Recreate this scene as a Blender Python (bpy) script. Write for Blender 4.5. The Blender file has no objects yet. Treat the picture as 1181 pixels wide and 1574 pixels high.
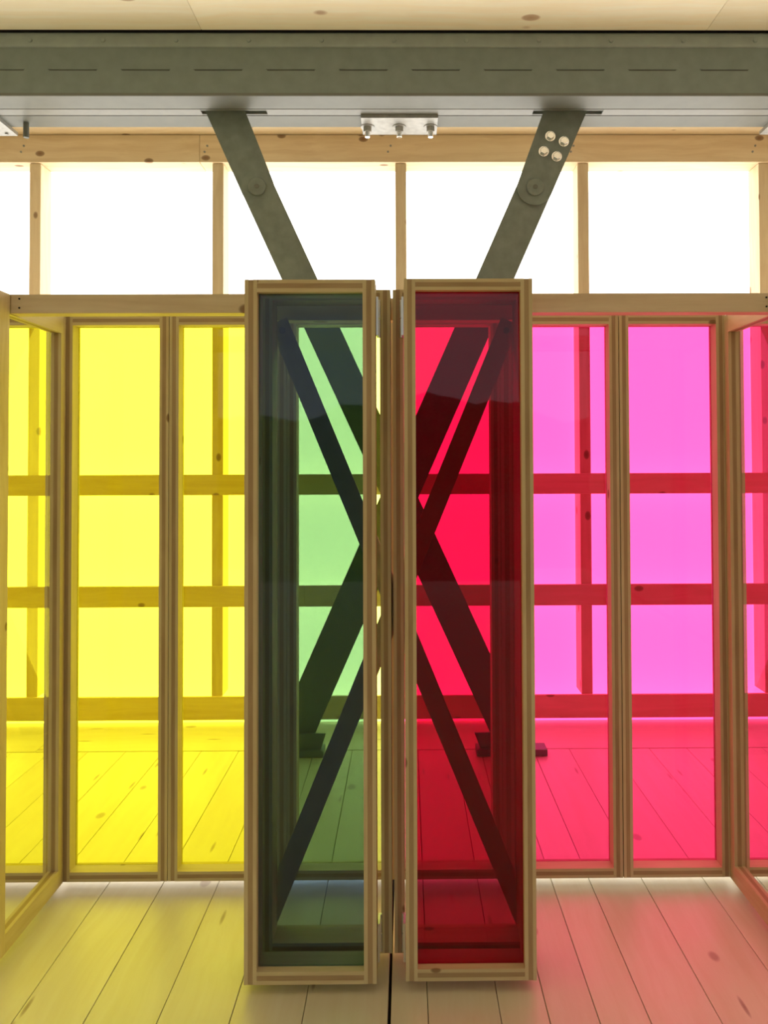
import bpy, bmesh, math, random
from mathutils import Matrix, Vector

random.seed(7)
scene = bpy.context.scene
col = scene.collection
R = math.radians

# ------------------------------------------------------------------ camera
FPX, WPX, HPX = 1180.0, 1181.0, 1574.0
cam_d = bpy.data.cameras.new('camera')
cam = bpy.data.objects.new('camera', cam_d)
col.objects.link(cam)
cam_d.sensor_fit = 'AUTO'
cam_d.sensor_width = 36.0
cam_d.lens = FPX / HPX * 36.0
cam_d.shift_x = -(634.27 - WPX / 2) / HPX
cam_d.shift_y = (678.98 - HPX / 2) / HPX
cam_d.clip_start = 0.02
cam_d.clip_end = 300
cam.matrix_world = (Matrix.Translation((0.037, 0.0, 1.52)) @ Matrix.Rotation(R(-0.45), 4, 'Z')
                    @ Matrix.Rotation(R(91.2), 4, 'X') @ Matrix.Rotation(R(-0.20), 4, 'Z'))
scene.camera = cam

# ------------------------------------------------------------------ sky, exposure
SHEET_STRENGTH = 3.1          # daylight coming through the translucent wall sheet
SKY_STRENGTH = 1.1
world = bpy.data.worlds.new('sky')
scene.world = world
world.use_nodes = True
bg = world.node_tree.nodes['Background']
bg.inputs[0].default_value = (0.82, 0.91, 1.0, 1)
bg.inputs[1].default_value = SKY_STRENGTH
scene.view_settings.view_transform = 'Standard'
scene.view_settings.look = 'None'
scene.view_settings.gamma = 1.0
scene.view_settings.use_curve_mapping = False
scene.view_settings.exposure = -0.10
scene.cycles.transparent_max_bounces = 32
scene.cycles.max_bounces = 9
scene.cycles.diffuse_bounces = 4

# ------------------------------------------------------------------ materials
def new_mat(name):
    m = bpy.data.materials.new(name)
    m.use_nodes = True
    nt = m.node_tree
    return m, nt, nt.nodes['Principled BSDF'], nt.nodes['Material Output']

def N(nt, kind, **kw):
    n = nt.nodes.new(kind)
    for k, v in kw.items():
        setattr(n, k, v)
    return n

def ramp(nt, stops):
    r = N(nt, 'ShaderNodeValToRGB')
    e = r.color_ramp.elements
    while len(e) < len(stops):
        e.new(0.5)
    for el, (p, c) in zip(e, stops):
        el.position = p
        el.color = (*c, 1)
    return r

def wood(name, axis, light, dark, knot=(0.20, 0.085, 0.03), rough=0.6, kscale=7.5, kth=0.14, grain=26.0, kmix=0.9, spec=0.3, cracks=False):
    """Softwood with grain along one axis and scattered knots."""
    m, nt, p, out = new_mat(name)
    L = nt.links.new
    tc = N(nt, 'ShaderNodeTexCoord')
    oi = N(nt, 'ShaderNodeObjectInfo')
    mul = N(nt, 'ShaderNodeMath', operation='MULTIPLY'); mul.inputs[1].default_value = 37.0
    L(oi.outputs['Random'], mul.inputs[0])
    add = N(nt, 'ShaderNodeVectorMath', operation='ADD')
    L(tc.outputs['Object'], add.inputs[0]); L(mul.outputs[0], add.inputs[1])
    # grain
    mp = N(nt, 'ShaderNodeMapping')
    s = [grain] * 3; s['xyz'.index(axis)] = 0.9
    mp.inputs['Scale'].default_value = s
    L(add.outputs[0], mp.inputs['Vector'])
    # bend the grain a little
    wob = N(nt, 'ShaderNodeTexNoise'); wob.inputs['Scale'].default_value = 1.6; wob.inputs['Detail'].default_value = 2
    L(add.outputs[0], wob.inputs['Vector'])
    wm = N(nt, 'ShaderNodeVectorMath', operation='SCALE'); wm.inputs['Scale'].default_value = 3.0
    L(wob.outputs['Color'], wm.inputs[0])
    wa = N(nt, 'ShaderNodeVectorMath', operation='ADD')
    L(mp.outputs[0], wa.inputs[0]); L(wm.outputs[0], wa.inputs[1])
    nz = N(nt, 'ShaderNodeTexNoise'); nz.inputs['Scale'].default_value = 1.0; nz.inputs['Detail'].default_value = 5
    nz.inputs['Roughness'].default_value = 0.62
    L(wa.outputs[0], nz.inputs['Vector'])
    rp = ramp(nt, [(0.34, dark), (0.66, light)])
    L(nz.outputs['Fac'], rp.inputs[0])
    # board to board difference
    hs = N(nt, 'ShaderNodeHueSaturation')
    mr = N(nt, 'ShaderNodeMapRange'); mr.inputs['To Min'].default_value = 0.92; mr.inputs['To Max'].default_value = 1.06
    L(oi.outputs['Random'], mr.inputs['Value']); L(mr.outputs[0], hs.inputs['Value'])
    L(rp.outputs[0], hs.inputs['Color'])
    # knots
    km = N(nt, 'ShaderNodeMapping')
    ks = [1.0] * 3; ks['xyz'.index(axis)] = 0.62
    km.inputs['Scale'].default_value = ks
    L(add.outputs[0], km.inputs['Vector'])
    vo = N(nt, 'ShaderNodeTexVoronoi'); vo.inputs['Scale'].default_value = kscale
    L(km.outputs[0], vo.inputs['Vector'])
    kr = ramp(nt, [(0.0, (1, 1, 1)), (kth * 0.72, (0.8, 0.8, 0.8)), (kth, (0, 0, 0))])
    L(vo.outputs['Distance'], kr.inputs[0])
    kk = N(nt, 'ShaderNodeMath', operation='MULTIPLY'); kk.inputs[1].default_value = kmix
    L(kr.outputs[0], kk.inputs[0])
    mx = N(nt, 'ShaderNodeMix', data_type='RGBA')
    mx.inputs[7].default_value = (*knot, 1)
    L(kk.outputs[0], mx.inputs[0]); L(hs.outputs[0], mx.inputs[6])
    last = mx
    if cracks:                                # short dark checks along the grain
        cm = N(nt, 'ShaderNodeMapping')
        cs = [5.0] * 3; cs['xyz'.index(axis)] = 0.8; cs[2] = 0.0
        cm.inputs['Scale'].default_value = cs
        L(add.outputs[0], cm.inputs['Vector'])
        cv = N(nt, 'ShaderNodeTexVoronoi', voronoi_dimensions='2D'); cv.inputs['Scale'].default_value = 1.0
        L(cm.outputs[0], cv.inputs['Vector'])
        cr = ramp(nt, [(0.0, (0.85, 0.85, 0.85)), (0.022, (0.6, 0.6, 0.6)), (0.038, (0, 0, 0))])
        L(cv.outputs['Distance'], cr.inputs[0])
        last = N(nt, 'ShaderNodeMix', data_type='RGBA')
        last.inputs[7].default_value = (0.30, 0.19, 0.12, 1)
        L(cr.outputs[0], last.inputs[0]); L(mx.outputs[2], last.inputs[6])
    L(last.outputs[2], p.inputs['Base Color'])
    p.inputs['Roughness'].default_value = rough
    p.inputs['Specular IOR Level'].default_value = spec
    bp = N(nt, 'ShaderNodeBump'); bp.inputs['Strength'].default_value = 0.08; bp.inputs['Distance'].default_value = 0.002
    L(nz.outputs['Fac'], bp.inputs['Height']); L(bp.outputs[0], p.inputs['Normal'])
    return m

SPR_L, SPR_D = (0.84, 0.69, 0.46), (0.73, 0.56, 0.34)
PLY_L, PLY_D = (0.70, 0.59, 0.34), (0.60, 0.48, 0.25)
PLM_L, PLM_D = (0.50, 0.36, 0.19), (0.38, 0.26, 0.13)
FL_L, FL_D = (0.84, 0.79, 0.60), (0.79, 0.72, 0.51)
WOOD = {a: wood('spruce_' + a, a, SPR_L, SPR_D) for a in 'xyz'}
PLY = {a: wood('ply_face_' + a, a, PLY_L, PLY_D, kth=0.09) for a in 'xyz'}
PLYM = {a: wood('ply_core_' + a, a, PLM_L, PLM_D, kth=0.09) for a in 'xyz'}
FLOOR = {a: wood('floor_board_' + a, a, FL_L, FL_D, knot=(0.35, 0.22, 0.13), kscale=4.6, kth=0.10, rough=0.40, kmix=0.8, spec=0.65, cracks=True) for a in 'xyz'}
CEIL = wood('ceiling_panel', 'x', (0.99, 0.95, 0.79), (0.96, 0.87, 0.66), knot=(0.36, 0.17, 0.07), kscale=4.8, kth=0.15, kmix=0.8)

def plain(name, rgb, rough=0.6, metal=0.0, mottled=0.0, mscale=40.0):
    m, nt, p, out = new_mat(name)
    p.inputs['Roughness'].default_value = rough
    p.inputs['Metallic'].default_value = metal
    p.inputs['Base Color'].default_value = (*rgb, 1)
    if mottled:
        L = nt.links.new
        tc = N(nt, 'ShaderNodeTexCoord')
        nz = N(nt, 'ShaderNodeTexNoise'); nz.inputs['Scale'].default_value = mscale; nz.inputs['Detail'].default_value = 6
        L(tc.outputs['Object'], nz.inputs['Vector'])
        a = tuple(c * (1 - mottled) for c in rgb); b = tuple(min(1, c * (1 + mottled)) for c in rgb)
        rp = ramp(nt, [(0.3, a), (0.7, b)])
        L(nz.outputs['Fac'], rp.inputs[0]); L(rp.outputs[0], p.inputs['Base Color'])
    return m

STEEL = plain('painted_steel_olive', (0.175, 0.215, 0.20), 0.5, 0.0, 0.08, 14)
STEEL_LIT = plain('steel_lit_tone', (0.27, 0.32, 0.30), 0.45, 0.0, 0.08, 14)  # beam steel brightened: reflected light on lip and rivets put into the colour
STRIP = plain('bare_zinc_strip', (0.20, 0.205, 0.19), 0.45, 0.0, 0.06, 20)
STEEL_B = plain('painted_steel_brace', (0.175, 0.21, 0.19), 0.55, 0.0, 0.14, 18)
STEEL_X = plain('dark_steel_flat_bar', (0.58, 0.47, 0.33), 0.55, 0.0, 0.12, 18)
STEEL_L = plain('painted_steel_flange', (0.135, 0.143, 0.125), 0.5, 0.0, 0.06, 12)
GALV = plain('galvanised_steel', (0.34, 0.34, 0.32), 0.42, 0.35, 0.16, 30)
CHROME = plain('zinc_plated_steel', (0.80, 0.80, 0.78), 0.22, 1.0)
HINGE = plain('hinge_steel', (0.75, 0.75, 0.72), 0.3, 0.9)
SLOT = plain('slot_shadow_gap', (0.075, 0.08, 0.068), 0.8)
DARK = plain('black_gap', (0.015, 0.013, 0.011), 0.9)
SUB = plain('dark_subfloor', (0.04, 0.03, 0.025), 0.9)
GRASS = plain('meadow_grass', (0.06, 0.10, 0.035), 0.95, 0, 0.4, 0.6)
TREES = plain('wooded_hill', (0.045, 0.085, 0.03), 0.95, 0, 0.5, 0.5)

def pane_mat(name, t):
    """Coloured acrylic: total transmission t is shared by the two faces of the sheet."""
    m, nt, p, out = new_mat(name)
    nt.nodes.remove(p)
    tr = N(nt, 'ShaderNodeBsdfTransparent')
    tr.inputs[0].default_value = (*[c ** 0.5 for c in t], 1)
    gl = N(nt, 'ShaderNodeBsdfGlossy'); gl.inputs['Roughness'].default_value = 0.02
    fr = N(nt, 'ShaderNodeFresnel'); fr.inputs['IOR'].default_value = 1.40
    mx = N(nt, 'ShaderNodeMixShader')
    # only the outer side of each face mirrors (the sheet does not bend the light)
    ge = N(nt, 'ShaderNodeNewGeometry')
    inv = N(nt, 'ShaderNodeMath', operation='SUBTRACT'); inv.inputs[0].default_value = 1.0
    mu = N(nt, 'ShaderNodeMath', operation='MULTIPLY')
    nt.links.new(ge.outputs['Backfacing'], inv.inputs[1])
    nt.links.new(fr.outputs[0], mu.inputs[0]); nt.links.new(inv.outputs[0], mu.inputs[1])
    nt.links.new(mu.outputs[0], mx.inputs[0])
    nt.links.new(tr.outputs[0], mx.inputs[1]); nt.links.new(gl.outputs[0], mx.inputs[2])
    nt.links.new(mx.outputs[0], out.inputs['Surface'])
    return m

YELLOW = pane_mat('yellow_acrylic', (0.91, 0.92, 0.044))
PALE_YELLOW = pane_mat('pale_yellow_acrylic', (0.74, 0.85, 0.185))
PINK = pane_mat('pink_acrylic', (0.90, 0.053, 0.235))
PALE_PINK = pane_mat('light_pink_acrylic', (0.90, 0.10, 0.33))
BLUE = pane_mat('blue_acrylic', (0.17, 0.30, 0.50))
RED = pane_mat('red_acrylic', (0.46, 0.020, 0.082))
CLEAR = pane_mat('clear_acrylic', (0.97, 0.97, 0.97))

SHEET, nt, p, out = new_mat('translucent_wall_sheet')
p.inputs['Base Color'].default_value = (0.9, 0.9, 0.9, 1)
p.inputs['Roughness'].default_value = 0.7
p.inputs['Emission Color'].default_value = (1.0, 0.985, 0.96, 1)
p.inputs['Emission Strength'].default_value = SHEET_STRENGTH

# ------------------------------------------------------------------ mesh helpers
class MB:
    """Collects shapes in one bmesh; several material slots allowed."""
    def __init__(self):
        self.bm = bmesh.new(); self.mats = []
    def slot(self, m):
        if m not in self.mats: self.mats.append(m)
        return self.mats.index(m)
    def box(self, a, b, m, bevel=0.0):
        t = bmesh.new()
        bmesh.ops.create_cube(t, size=1)
        c = [(i + j) / 2 for i, j in zip(a, b)]; s = [abs(j - i) for i, j in zip(a, b)]
        for v in t.verts: v.co = Vector((v.co.x * s[0] + c[0], v.co.y * s[1] + c[1], v.co.z * s[2] + c[2]))
        if bevel:
            bmesh.ops.bevel(t, geom=list(t.edges), offset=bevel, segments=1, affect='EDGES', profile=0.5)
        return self.merge(t, m)
    def prism(self, poly, y0, y1, m):
        """poly of (x, z) extruded along y."""
        t = bmesh.new()
        vs = [t.verts.new((x, y0, z)) for x, z in poly]
        f = t.faces.new(vs)
        r = bmesh.ops.extrude_face_region(t, geom=[f])
        bmesh.ops.translate(t, verts=[v for v in r['geom'] if isinstance(v, bmesh.types.BMVert)], vec=(0, y1 - y0, 0))
        bmesh.ops.recalc_face_normals(t, faces=list(t.faces))
        return self.merge(t, m)
    def profile_x(self, poly, x0, x1, m):
        """poly of (y, z) extruded along x."""
        t = bmesh.new()
        vs = [t.verts.new((x0, y, z)) for y, z in poly]
        f = t.faces.new(vs)
        r = bmesh.ops.extrude_face_region(t, geom=[f])
        bmesh.ops.translate(t, verts=[v for v in r['geom'] if isinstance(v, bmesh.types.BMVert)], vec=(x1 - x0, 0, 0))
        bmesh.ops.recalc_face_normals(t, faces=list(t.faces))
        return self.merge(t, m)
    def cyl(self, c, r, h, axis, m, n=20, bevel=0.0, r2=None):
        t = bmesh.new()
        bmesh.ops.create_cone(t, cap_ends=True, segments=n, radius1=r, radius2=r if r2 is None else r2, depth=h)
        if bevel:
            es = [e for e in t.edges if len(e.link_faces) == 2 and any(len(f.verts) > 4 for f in e.link_faces)]
            bmesh.ops.bevel(t, geom=es, offset=bevel, segments=2, affect='EDGES', profile=0.5)
        rot = {'z': Matrix.Identity(4), 'y': Matrix.Rotation(R(90), 4, 'X'), 'x': Matrix.Rotation(R(90), 4, 'Y')}[axis]
        bmesh.ops.transform(t, verts=t.verts, matrix=Matrix.Translation(c) @ rot)
        return self.merge(t, m)
    def merge(self, t, m):
        k = self.slot(m)
        for f in t.faces: f.material_index = k
        me = bpy.data.meshes.new('tmp'); t.to_mesh(me); t.free()
        self.bm.from_mesh(me); bpy.data.meshes.remove(me)
        return self
    def build(self, name, parent=None, origin=None):
        o = origin if origin is not None else (parent.location if parent else Vector((0, 0, 0)))
        bmesh.ops.translate(self.bm, verts=self.bm.verts, vec=-Vector(o))
        me = bpy.data.meshes.new(name); self.bm.to_mesh(me); self.bm.free()
        for m in self.mats: me.materials.append(m)
        ob = bpy.data.objects.new(name, me)
        col.objects.link(ob)
        if parent: ob.parent = parent
        else: ob.location = o
        return ob

def part(name, parent, a, b, m, bevel=0.0015, root=None):
    """One box-shaped part; its own origin sits at its centre so the grain differs per board."""
    c = Vector([(i + j) / 2 for i, j in zip(a, b)])
    mb = MB().box(a, b, m, bevel)
    ob = mb.build(name, None, c)
    ob.parent = parent
    ob.location = c - (root or parent.location)
    return ob

def empty(name, loc, label=None, cat=None, group=None, kind=None):
    o = bpy.data.objects.new(name, None)
    o.empty_display_size = 0.05
    o.location = loc
    col.objects.link(o)
    tag(o, label, cat, group, kind)
    return o

def tag(o, label=None, cat=None, group=None, kind=None):
    if label: o['label'] = label
    if cat: o['category'] = cat
    if group: o['group'] = group
    if kind: o['kind'] = kind
    return o

# ------------------------------------------------------------------ ground outside, behind the viewer
g = MB().box((-60, -90, -0.6), (60, 14, -0.5), GRASS).build('ground', None, Vector((0, -38, -0.55)))
tag(g, kind='structure', label='meadow ground outside around the building')
hb = bmesh.new()
nx, ny = 60, 8
grid = []
for j in range(ny + 1):
    row = []
    for i in range(nx + 1):
        x = -60 + 120 * i / nx
        t = j / ny
        h = 6.6 * math.sin(t * math.pi / 2) * (1 + 0.16 * math.sin(x * 0.21 + 1) + 0.08 * math.sin(x * 0.83)) + (random.uniform(-.35, .35) if j else 0)
        row.append(hb.verts.new((x, -38 - 30 * t, -0.6 + h)))
    grid.append(row)
for j in range(ny):
    for i in range(nx):
        hb.faces.new((grid[j][i], grid[j][i + 1], grid[j + 1][i + 1], grid[j + 1][i]))
bmesh.ops.recalc_face_normals(hb, faces=list(hb.faces))
me = bpy.data.meshes.new('hill'); hb.to_mesh(me); hb.free(); me.materials.append(TREES)
hill = bpy.data.objects.new('hill', me); col.objects.link(hill)
tag(hill, kind='structure', label='wooded hill outside, mirrored faintly in the panes')

# ------------------------------------------------------------------ floor
FX = 2.44
BACK = -5.0
floor = empty('floor', Vector((0, 0, 0)), label='pale whitewashed softwood plank floor', kind='structure')
MB().box((-FX, BACK, -0.10), (FX, 4.467, -0.030), SUB).build('subfloor', floor)
joints = [-0.015, 0.091, 0.288, 0.419, 0.553, 0.690, 0.880, 1.101, 1.298]
while joints[-1] < FX - 0.02: joints.append(joints[-1] + 0.197)
left = [-0.250, -0.446, -0.642, -0.840, -1.034]
while left[-1] > -FX + 0.02: left.append(left[-1] - 0.196)
joints = sorted(joints + left)
for a, b in zip(joints[:-1], joints[1:]):
    ga = 0.0045 if abs(a + 0.015) < 1e-6 else 0.0010
    gb = 0.0045 if abs(b + 0.015) < 1e-6 else 0.0010
    dz = random.uniform(-0.0006, 0.0006)
    part('plank', floor, (a + ga, BACK, -0.03), (b - gb, 4.028, dz), FLOOR['y'], 0.0012)
for x0, x1 in ((-FX, -1.9), (-1.897, 0.55), (0.553, FX)):
    part('end_plank', floor, (x0, 4.036, -0.03), (x1, 4.467, 0.0), FLOOR['x'], 0.0012)

# ------------------------------------------------------------------ ceiling
ceiling = empty('ceiling', Vector((0, 0, 3.66)), label='light softwood panel ceiling with knots', kind='structure')
for x0, x1 in ((-2.62, -0.9810), (-0.9797, 1.55), (1.5515, 2.62)):
    part('ceiling_panel', ceiling, (x0, BACK, 3.659), (x1, 3.797, 3.80), CEIL, 0.0015)
MB().box((-2.62, 3.803, 3.672), (2.62, 4.62, 3.80), SUB).build('edge_slab', ceiling)

# ------------------------------------------------------------------ unseen side walls, added to cut stray white light
for nm, s_ in (('added_wall_left', -1), ('added_wall_right', 1)):
    w = empty(nm, Vector((s_ * 2.6, 0, 0)), label='unseen softwood boarded wall added to cut stray light, ' + ('left' if s_ < 0 else 'right'), kind='structure')
    a, b = sorted((s_ * 2.56, s_ * 2.62))
    zz = 0.0
    while zz < 3.6:
        part('board', w, (a, BACK, zz + 0.002), (b, 4.43, min(zz + 0.458, 3.656)), CEIL, 0.002)
        zz += 0.46

# ------------------------------------------------------------------ back wall: timber studs before a backlit sheet
wall = empty('wall_back', Vector((0, 4.45, 0)), label='timber stud wall in front of a bright translucent white sheet', kind='structure')
MB().box((-2.6, 4.589, -0.45), (2.6, 4.593, 3.62), SHEET).build('translucent_sheet', wall)
for x in (-2.117, -1.056, 0.009, 1.075, 2.138):
    part('stud', wall, (x - 0.032, 4.447, 0.155), (x + 0.032, 4.585, 3.238), WOOD['z'])
for z0, z1, nm in ((1.309, 1.427, 'rail'), (0.668, 0.788, 'rail'), (0.025, 0.157, 'base_rail')):
    part(nm, wall, (-2.6, 4.427, z0), (-0.55 + (z0 > 1) * 1.3, 4.4455, z1), WOOD['x'])
    part(nm, wall, (-0.548 + (z0 > 1) * 1.3, 4.427, z0), (2.6, 4.4455, z1), WOOD['x'])
part('top_beam', wall, (-2.6, 4.43, 3.240), (-1.16, 4.585, 3.400), WOOD['x'])
part('top_beam', wall, (-1.158, 4.43, 3.240), (2.6, 4.585, 3.400), WOOD['x'])
part('top_board', wall, (-2.6, 4.18, 3.403), (2.6, 4.585, 3.45), WOOD['x'])
for x in (-2.117, -1.056, 0.009, 1.075, 2.138):
    for dx, z in ((0.012, 3.335), (-0.004, 3.30)):
        MB().cyl((x - 0.07 + dx, 4.4285, z), 0.006, 0.004, 'y', GALV, 10).build('screw', wall)

# ------------------------------------------------------------------ steel beam
BX = 2.55
beam = empty('steel_beam', Vector((0, 3.95, 3.33)),
             'long olive grey steel beam running under the wooden ceiling', 'beam')
pr = [(3.803, 3.345), (3.803, 3.574), (3.86, 3.60), (3.86, 3.652), (4.10, 3.652), (4.10, 3.36), (4.165, 3.36), (4.165, 3.345)]
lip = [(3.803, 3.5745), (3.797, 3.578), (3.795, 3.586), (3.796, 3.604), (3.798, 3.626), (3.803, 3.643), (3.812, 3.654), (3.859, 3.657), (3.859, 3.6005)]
MB().profile_x(lip, -BX, BX, STEEL_LIT).build('top_lip', beam)
MB().profile_x(pr, -BX, BX, STEEL).build('web', beam)
MB().profile_x([(3.803, 3.332), (3.806, 3.330), (3.946, 3.330), (3.946, 3.345), (3.803, 3.345)], -BX, BX, STEEL_L).build('bottom_flange', beam)
# middle flange strip, cut where the braces pass through
cuts = [(-1.030, -0.688), (0.707, 1.073)]
xs = [-BX] + [v for c in cuts for v in c] + [BX]
for a, b in zip(xs[0::2], xs[1::2]):
    part('middle_strip', beam, (a, 3.953, 3.330), (b, 4.022, 3.345), STRIP, 0.001)
for a, b in cuts:
    part('strip_edge', beam, (a, 3.953, 3.330), (b, 3.968, 3.345), STEEL_L, 0.001)
    part('strip_edge', beam, (a, 4.006, 3.330), (b, 4.022, 3.345), STEEL_L, 0.001)
MB().profile_x([(4.029, 3.330), (4.165, 3.330), (4.165, 3.345), (4.029, 3.345)], -BX, BX, STEEL_L).build('rear_flange', beam)
x = -1.740 - 0.3625 * 2
while x < BX - 0.3:
    MB().profile_x([(3.8035, 3.4615), (3.8022, 3.4615), (3.8022, 3.4575), (3.8035, 3.4575)], x, x + 0.236, SLOT).build('slot', beam)
    MB().profile_x([(3.8035, 3.4675), (3.7985, 3.4655), (3.7985, 3.4625), (3.8035, 3.4620)], x - 0.004, x + 0.240, STEEL).build('slot_lip', beam)
    MB().cyl((x - 0.091, 3.795, 3.606), 0.011, 0.014, 'y', STEEL_LIT, 10, 0.003).build('rivet', beam)
    x += 0.3625

# ------------------------------------------------------------------ splice plates with bolts under the beam
def splice(name, label, x0, x1, bolts, slant=0.0):
    e = empty(name, Vector(((x0 + x1) / 2, 4.11, 3.30)), label, 'steel plate', 'bolted plates under the steel beam')
    MB().prism([(x0, 3.310), (x1, 3.310), (x1, 3.3295), (x0, 3.3295)], 4.007, 4.217, GALV).build('plate', e)
    for bx in bolts:
        w = MB().cyl((bx, 4.115, 3.308), 0.037, 0.004, 'z', GALV, 24).build('washer', e)
        MB().cyl((bx, 4.115, 3.293), 0.024, 0.026, 'z', GALV, 6, 0.002).build('nut', e)
        MB().cyl((bx, 4.115, 3.266), 0.0145, 0.028, 'z', CHROME, 16, 0.002).build('bolt_end', e)
    return e
splice('splice_plate', 'galvanised plate with three hanging bolts under the beam middle', -0.198, 0.209, (-0.168, 0.004, 0.173))
splice('splice_plate', 'galvanised plate cut off at the right edge beneath the beam', 2.006, 2.41, (2.066, 2.21, 2.355))
e = empty('bracket_plate', Vector((-2.3, 4.15, 3.31)), 'slanted galvanised bracket plate at the far left under the beam', 'bracket')
mb = MB()
t = bmesh.new()
vs = [t.verts.new(v) for v in ((-2.110, 4.044, 3.310), (-2.110, 4.233, 3.310), (-2.53, 4.233, 3.310), (-2.53, 4.02, 3.310), (-2.13, 4.02, 3.310))]
f = t.faces.new(vs); r = bmesh.ops.extrude_face_region(t, geom=[f])
bmesh.ops.translate(t, verts=[v for v in r['geom'] if isinstance(v, bmesh.types.BMVert)], vec=(0, 0, 0.0195))
bmesh.ops.recalc_face_normals(t, faces=list(t.faces))
mb.merge(t, GALV); mb.build('plate', e)
MB().cyl((-2.155, 4.20, 3.306), 0.009, 0.006, 'z', GALV, 12).build('screw', e)
rod = MB().cyl((-2.005, 4.112, 3.289), 0.0150, 0.080, 'z', STEEL_L, 18, 0.003).build('threaded_rod', None, Vector((-2.005, 4.112, 3.249)))
tag(rod, 'short round steel rod hanging beside the bracket, upper left', 'rod')

# ------------------------------------------------------------------ large crossing braces behind the coloured panels
def strip_poly(p0, p1, w, round0=False, round1=False, n=12):
    d = Vector((p1[0] - p0[0], p1[1] - p0[1])).normalized()
    q = Vector((-d.y, d.x)) * (w / 2)
    P0, P1 = Vector(p0), Vector(p1)
    pts = []
    a0 = math.atan2(q.y, q.x)
    if round0:
        pts += [(P0.x + w / 2 * math.cos(a0 + math.pi * k / n), P0.y + w / 2 * math.sin(a0 + math.pi * k / n)) for k in range(n + 1)]
    else:
        pts += [tuple(P0 + q), tuple(P0 - q)]
    if round1:
        pts += [(P1.x + w / 2 * math.cos(a0 + math.pi + math.pi * k / n), P1.y + w / 2 * math.sin(a0 + math.pi + math.pi * k / n)) for k in range(n + 1)]
    else:
        pts += [tuple(P1 - q), tuple(P1 + q)]
    return pts

def big_brace(label, s, y0):
    """s = -1: from upper left to lower right; +1 mirrored."""
    e = empty('steel_brace', Vector((-s * 0.60, 4.0, 0.0)), label, 'brace')
    pin = (-0.736, 2.933) if s < 0 else (0.715, 2.933)
    foot = (0.559, 0.10) if s < 0 else (-0.539, 0.10)
    w = 0.169 if s < 0 else 0.183
    yb0, yb1 = y0, y0 + 0.016
    MB().prism(strip_poly(pin, foot, w, True, False), yb0, yb1, STEEL_B).build('bar', e)
    # hanger plate from the beam down to the pin; its top runs up through the flange slot
    top = (-0.908, 3.342) if s < 0 else (0.879, 3.342)
    d = Vector((top[0] - pin[0], top[1] - pin[1])).normalized()
    hw = 0.0865 if s < 0 else 0.0925
    q = Vector((-d.y, d.x)) * hw
    qt = Vector((-d.y, d.x)) * (0.096 if s < 0 else 0.106)
    tp = Vector(top)
    pp = Vector(pin)
    arc = []
    a0 = math.atan2(q.y, q.x)
    for k in range(15):
        a = a0 + math.pi * k / 14
        arc.append((pp.x + hw * math.cos(a), pp.y + hw * math.sin(a)))
    def at_z(p, z): return (p.x + d.x * (z - p.y) / d.y, z)
    poly = [at_z(tp + qt, 3.344)] + arc + [at_z(tp - qt, 3.344)]
    hy0, hy1 = (yb0 - 0.0135, yb0 - 0.001) if s > 0 else (yb1 + 0.001, yb1 + 0.0135)
    MB().prism(poly, hy0, hy1, STEEL_B).build('hanger_plate', e)
    fy = min(yb0, hy0)
    MB().cyl((pin[0], fy - 0.006, pin[1]), 0.045 if s > 0 else 0.047, 0.012, 'y', STEEL_B, 28, 0.003).build('pin', e)
    MB().cyl((pin[0], fy - 0.0135, pin[1]), 0.012, 0.004, 'y', STEEL_L, 14, 0.001).build('pin_mark', e)
    if s > 0:
        for bx, bz in ((0.796, 3.201), (0.867, 3.173), (0.761, 3.121), (0.829, 3.094)):
            b = MB().cyl((bx, fy - 0.003, bz), 0.027, 0.005, 'y', CHROME, 24).build('bolt', e)
            MB().cyl((bx, fy - 0.013, bz), 0.021, 0.016, 'y', CHROME, 6, 0.003).build('bolt_head', b, Vector((-s * 0.60, 4.0, 0.0)))
    # foot plate and gusset on the floor
    fx = -s * 0.570
    MB().box((fx - 0.180, 3.93, 0.001), (fx + 0.180, 4.026, 0.034), STEEL_B, 0.002).build('foot_plate', e)
    MB().prism([(fx - 0.160, 0.035), (fx + 0.100, 0.035), (fx + 0.060, 0.112), (fx - 0.190, 0.112)] if s < 0 else
               [(fx - 0.100, 0.035), (fx + 0.165, 0.035), (fx + 0.190, 0.112), (fx - 0.060, 0.112)],
               3.955, 3.968, STEEL_B).build('gusset', e)
    return e
big_brace('wide steel brace with one plain pin, running from upper left to lower right', -1, 3.974)
big_brace('wide steel brace with four shiny bolts, running from upper right to lower left', 1, 3.998)

# ------------------------------------------------------------------ timber framed panels
T = 0.0335          # board thickness
def ply_board(name, parent, a, b, axis, across, beams=0.0010):
    """Three layer board: layers stacked along 'across', grain along 'axis'."""
    mb = MB()
    k = 'xyz'.index(across)
    lo, hi = a[k], b[k]
    n = [(0.0, 0.30, PLY), (0.30, 0.70, PLYM), (0.70, 1.0, PLY)]
    for u, v, mt in n:
        p, q = list(a), list(b)
        p[k] = lo + (hi - lo) * u; q[k] = lo + (hi - lo) * v
        if mt is PLYM:                       # middle layer a hair back from the faces
            for i in range(3):
                if i != k: p[i] += 0.0004; q[i] -= 0.0004
        mb.box(p, q, mt[axis], 0.0)
    c = Vector([(i + j) / 2 for i, j in zip(a, b)])
    ob = mb.build(name, None, c)
    ob.parent = parent; ob.location = c - parent.location
    return ob

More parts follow.
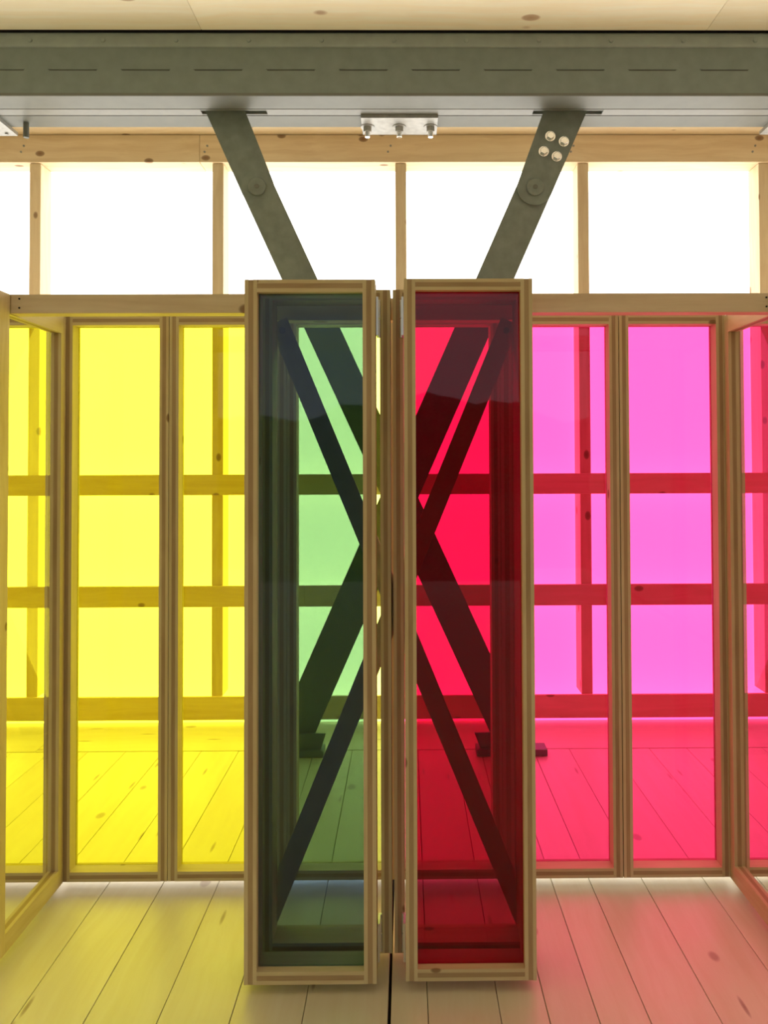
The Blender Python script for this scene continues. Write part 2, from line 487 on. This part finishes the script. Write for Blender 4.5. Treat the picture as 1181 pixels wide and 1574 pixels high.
def panel(name, label, x0, x1, y0, depth, pane_y, mat, z0=0.03, z1=2.032, group=None, cat='panel', t=T):
    """Deep box frame parallel to the wall, boards on edge, with a recessed coloured sheet."""
    e = empty(name, Vector(((x0 + x1) / 2, y0 + depth / 2, z0)), label, cat, group)
    y1 = y0 + depth
    ply_board('stile', e, (x0, y0, z0), (x0 + t, y1, z1), 'z', 'x')
    ply_board('stile', e, (x1 - t, y0, z0), (x1, y1, z1), 'z', 'x')
    ply_board('bottom_rail', e, (x0 + t, y0, z0), (x1 - t, y1, z0 + t), 'x', 'z')
    ply_board('top_rail', e, (x0 + t, y0, z1 - t), (x1 - t, y1, z1), 'x', 'z')
    part('pane', e, (x0 + t, y0 + pane_y, z0 + t), (x1 - t, y0 + pane_y + 0.005, z1 - t), mat, 0.0)
    return e

RY, RD = 2.745, 0.066
panel('acrylic_panel', 'yellow panel at the left edge, behind the clear side screen', -1.620, -1.216, RY, RD, 0.050, YELLOW)
panel('acrylic_panel', 'leftmost full yellow panel of the back row, beside the side screen', -1.189, -0.8120, RY, RD, 0.050, YELLOW)
panel('acrylic_panel', 'yellow panel of the back row partly hidden by the blue panel', -0.8100, -0.4300, RY, RD, 0.050, YELLOW)
panel('acrylic_panel', 'pale yellow back panel seen green through the blue panel', -0.3900, -0.0090, RY, RD, 0.050, PALE_YELLOW)
panel('acrylic_panel', 'pink back panel seen through the red panel', -0.0060, 0.3730, RY, RD, 0.050, PALE_PINK)
panel('acrylic_panel', 'pink panel of the back row partly hidden by the red panel', 0.4190, 0.8000, RY, RD, 0.050, PINK)
panel('acrylic_panel', 'rightmost full pink panel of the back row, beside the side screen', 0.8030, 1.1860, RY, RD, 0.050, PINK)
panel('acrylic_panel', 'pink panel cut off at the right edge, behind the side screen', 1.2175, 1.6060, RY, RD, 0.050, PINK)
for x0, c, mt, side in ((-1.9985, 'yellow', YELLOW, 'left'), (-2.3765, 'second yellow', YELLOW, 'left'), (1.6135, 'pink', PINK, 'right'), (1.9945, 'second pink', PINK, 'right')):  # unseen panels, added so the light reaching the floor is coloured
    panel('acrylic_panel', '%s unseen panel added to tint the floor light, past the %s edge of the picture' % (c, side), x0, x0 + 0.376, RY, RD, 0.050, mt)
for x0, x1, lb in ((-0.4285, -0.3915, 'narrow timber filler post behind the blue panel'), (0.3745, 0.4175, 'narrow timber filler post behind the red panel')):
    o = empty('filler_post', Vector(((x0 + x1) / 2, RY + 0.05, 0.03)), lb, 'post')
    ply_board('post_board', o, (x0, RY + 0.004, 0.03), (x1, RY + 0.08, 2.03), 'z', 'x')

# folded-back clear panels right behind the coloured ones
panel('folded_panel', 'clear timber framed panel folded flat behind the blue panel', -0.4020, -0.0110, 2.332, 0.090, 0.070, CLEAR, 0.036, 2.033, t=0.0320)
panel('folded_panel', 'clear timber framed panel folded flat behind the red panel', -0.0035, 0.4050, 2.332, 0.090, 0.070, CLEAR, 0.036, 2.033, t=0.0310)

blue = panel('folding_panel', 'tall narrow timber framed blue panel standing front left of centre', -0.4290, -0.0525, 2.210, 0.090, 0.024, BLUE, 0.028, 2.036, t=0.0360)
red = panel('folding_panel', 'tall narrow timber framed red panel standing front right of centre', 0.0305, 0.4030, 2.212, 0.090, 0.024, RED, 0.033, 2.0385)
def hinge(pn, x, z0, z1, s):
    y = 2.313
    h = empty('hinge', Vector((x, y, z0)) - pn.location); h.parent = pn
    h.name = 'hinge'
    zm = (z0 + z1) / 2
    base = Vector((x, y, z0))
    for a, b in ((z0, zm - 0.001), (zm + 0.001, z1)):
        ob = MB().cyl((x, y, (a + b) / 2), 0.0062, b - a, 'z', HINGE, 14, 0.001).build('knuckle', None, base); ob.parent = h; ob.location = (0, 0, 0)
    ob = MB().box((min(x, x - s * 0.006), 2.262, z0), (max(x, x - s * 0.006) , 2.307, z1), HINGE, 0.0).build('leaf', None, base)
    ob.parent = h; ob.location = (0, 0, 0)
for pn, xr, xl, s in ((blue, -0.0455, -0.436, 1), (red, 0.0235, 0.4100, -1)):
    for z0, z1 in ((1.883, 1.997), (0.055, 0.165)):
        hinge(pn, xr, z0, z1, s)
        hinge(pn, xl, z0, z1, -s)

# ------------------------------------------------------------------ clear side screens, at right angles to the row
def side_screen(label, xc):
    e = empty('side_screen', Vector((xc, 2.5, 0.03)), label, 'screen', 'clear side screens between the bays')
    x0, x1 = xc - 0.0185, xc + 0.0185
    ya, yb, z0, z1, w, v = 2.287, 2.7425, 0.03, 2.0255, 0.066, 0.036
    ply_board('stile', e, (x0, ya, z0), (x1, ya + w, z1), 'z', 'x')
    ply_board('stile', e, (x0, yb - v, z0), (x1, yb, z1), 'z', 'x')
    ply_board('bottom_rail', e, (x0, ya + w, z0), (x1, yb - v, z0 + 0.058), 'y', 'x')
    ply_board('top_rail', e, (x0, ya + w, z1 - 0.062), (x1, yb - v, z1), 'y', 'x')
    part('pane', e, (xc - 0.0025, ya + w, z0 + 0.058), (xc + 0.0025, yb - v, z1 - 0.062), CLEAR, 0.0)
side_screen('clear timber framed side screen by the yellow panels, far left', -1.1965)
side_screen('clear timber framed side screen by the pink panels, far right', 1.1985)

# ------------------------------------------------------------------ header beams at the front of the bays
for x0, x1, zz, lb, sx in ((-1.177, -0.412, 0.009, 'horizontal timber header in front of the yellow panels', -1.150),
                           (0.411, 1.179, 0.009, 'horizontal timber header in front of the pink panels', 1.152),
                           (-0.440, 0.440, 0.002, 'horizontal timber header crossing behind the blue and red panels', None)):
    e = empty('header_beam', Vector(((x0 + x1) / 2, 2.38, 1.96)), lb, 'beam')
    y = 2.356 if sx else 2.447
    part('beam', e, (x0, y, 1.958 + zz), (x1, y + 0.054, 2.017 + zz + (0 if sx else 0.012)), WOOD['x'], 0.001)
    if not sx: continue
    for z in (1.975, 2.003):
        MB().cyl((sx, 2.3555, z + zz), 0.003, 0.002, 'y', DARK, 10).build('screw_hole', e)

# ------------------------------------------------------------------ slender crossed flat bars between the folded and back panels
def flat_bar(label, s, y):
    e = empty('flat_bar', Vector((-s * 0.41, y, 0.03)), label, 'flat bar')
    zc, k = 1.055, 0.41
    zt, zb = 1.955, 0.06
    poly = strip_poly((s * k * (zt - zc), zt), (s * k * (zb - zc), zb), 0.0612)
    MB().prism(poly, y, y + 0.006, STEEL_X).build('bar', e)
    for z in (zt - 0.03, zb + 0.03):
        MB().cyl((s * k * (z - zc), y - 0.003, z), 0.011, 0.006, 'y', GALV, 6, 0.001).build('bolt', e)
flat_bar('slender dark flat bar behind the blue panel, sloping from upper left to lower right', -1, 2.430)
flat_bar('slender dark flat bar behind the red panel, sloping from upper right to lower left', 1, 2.437)
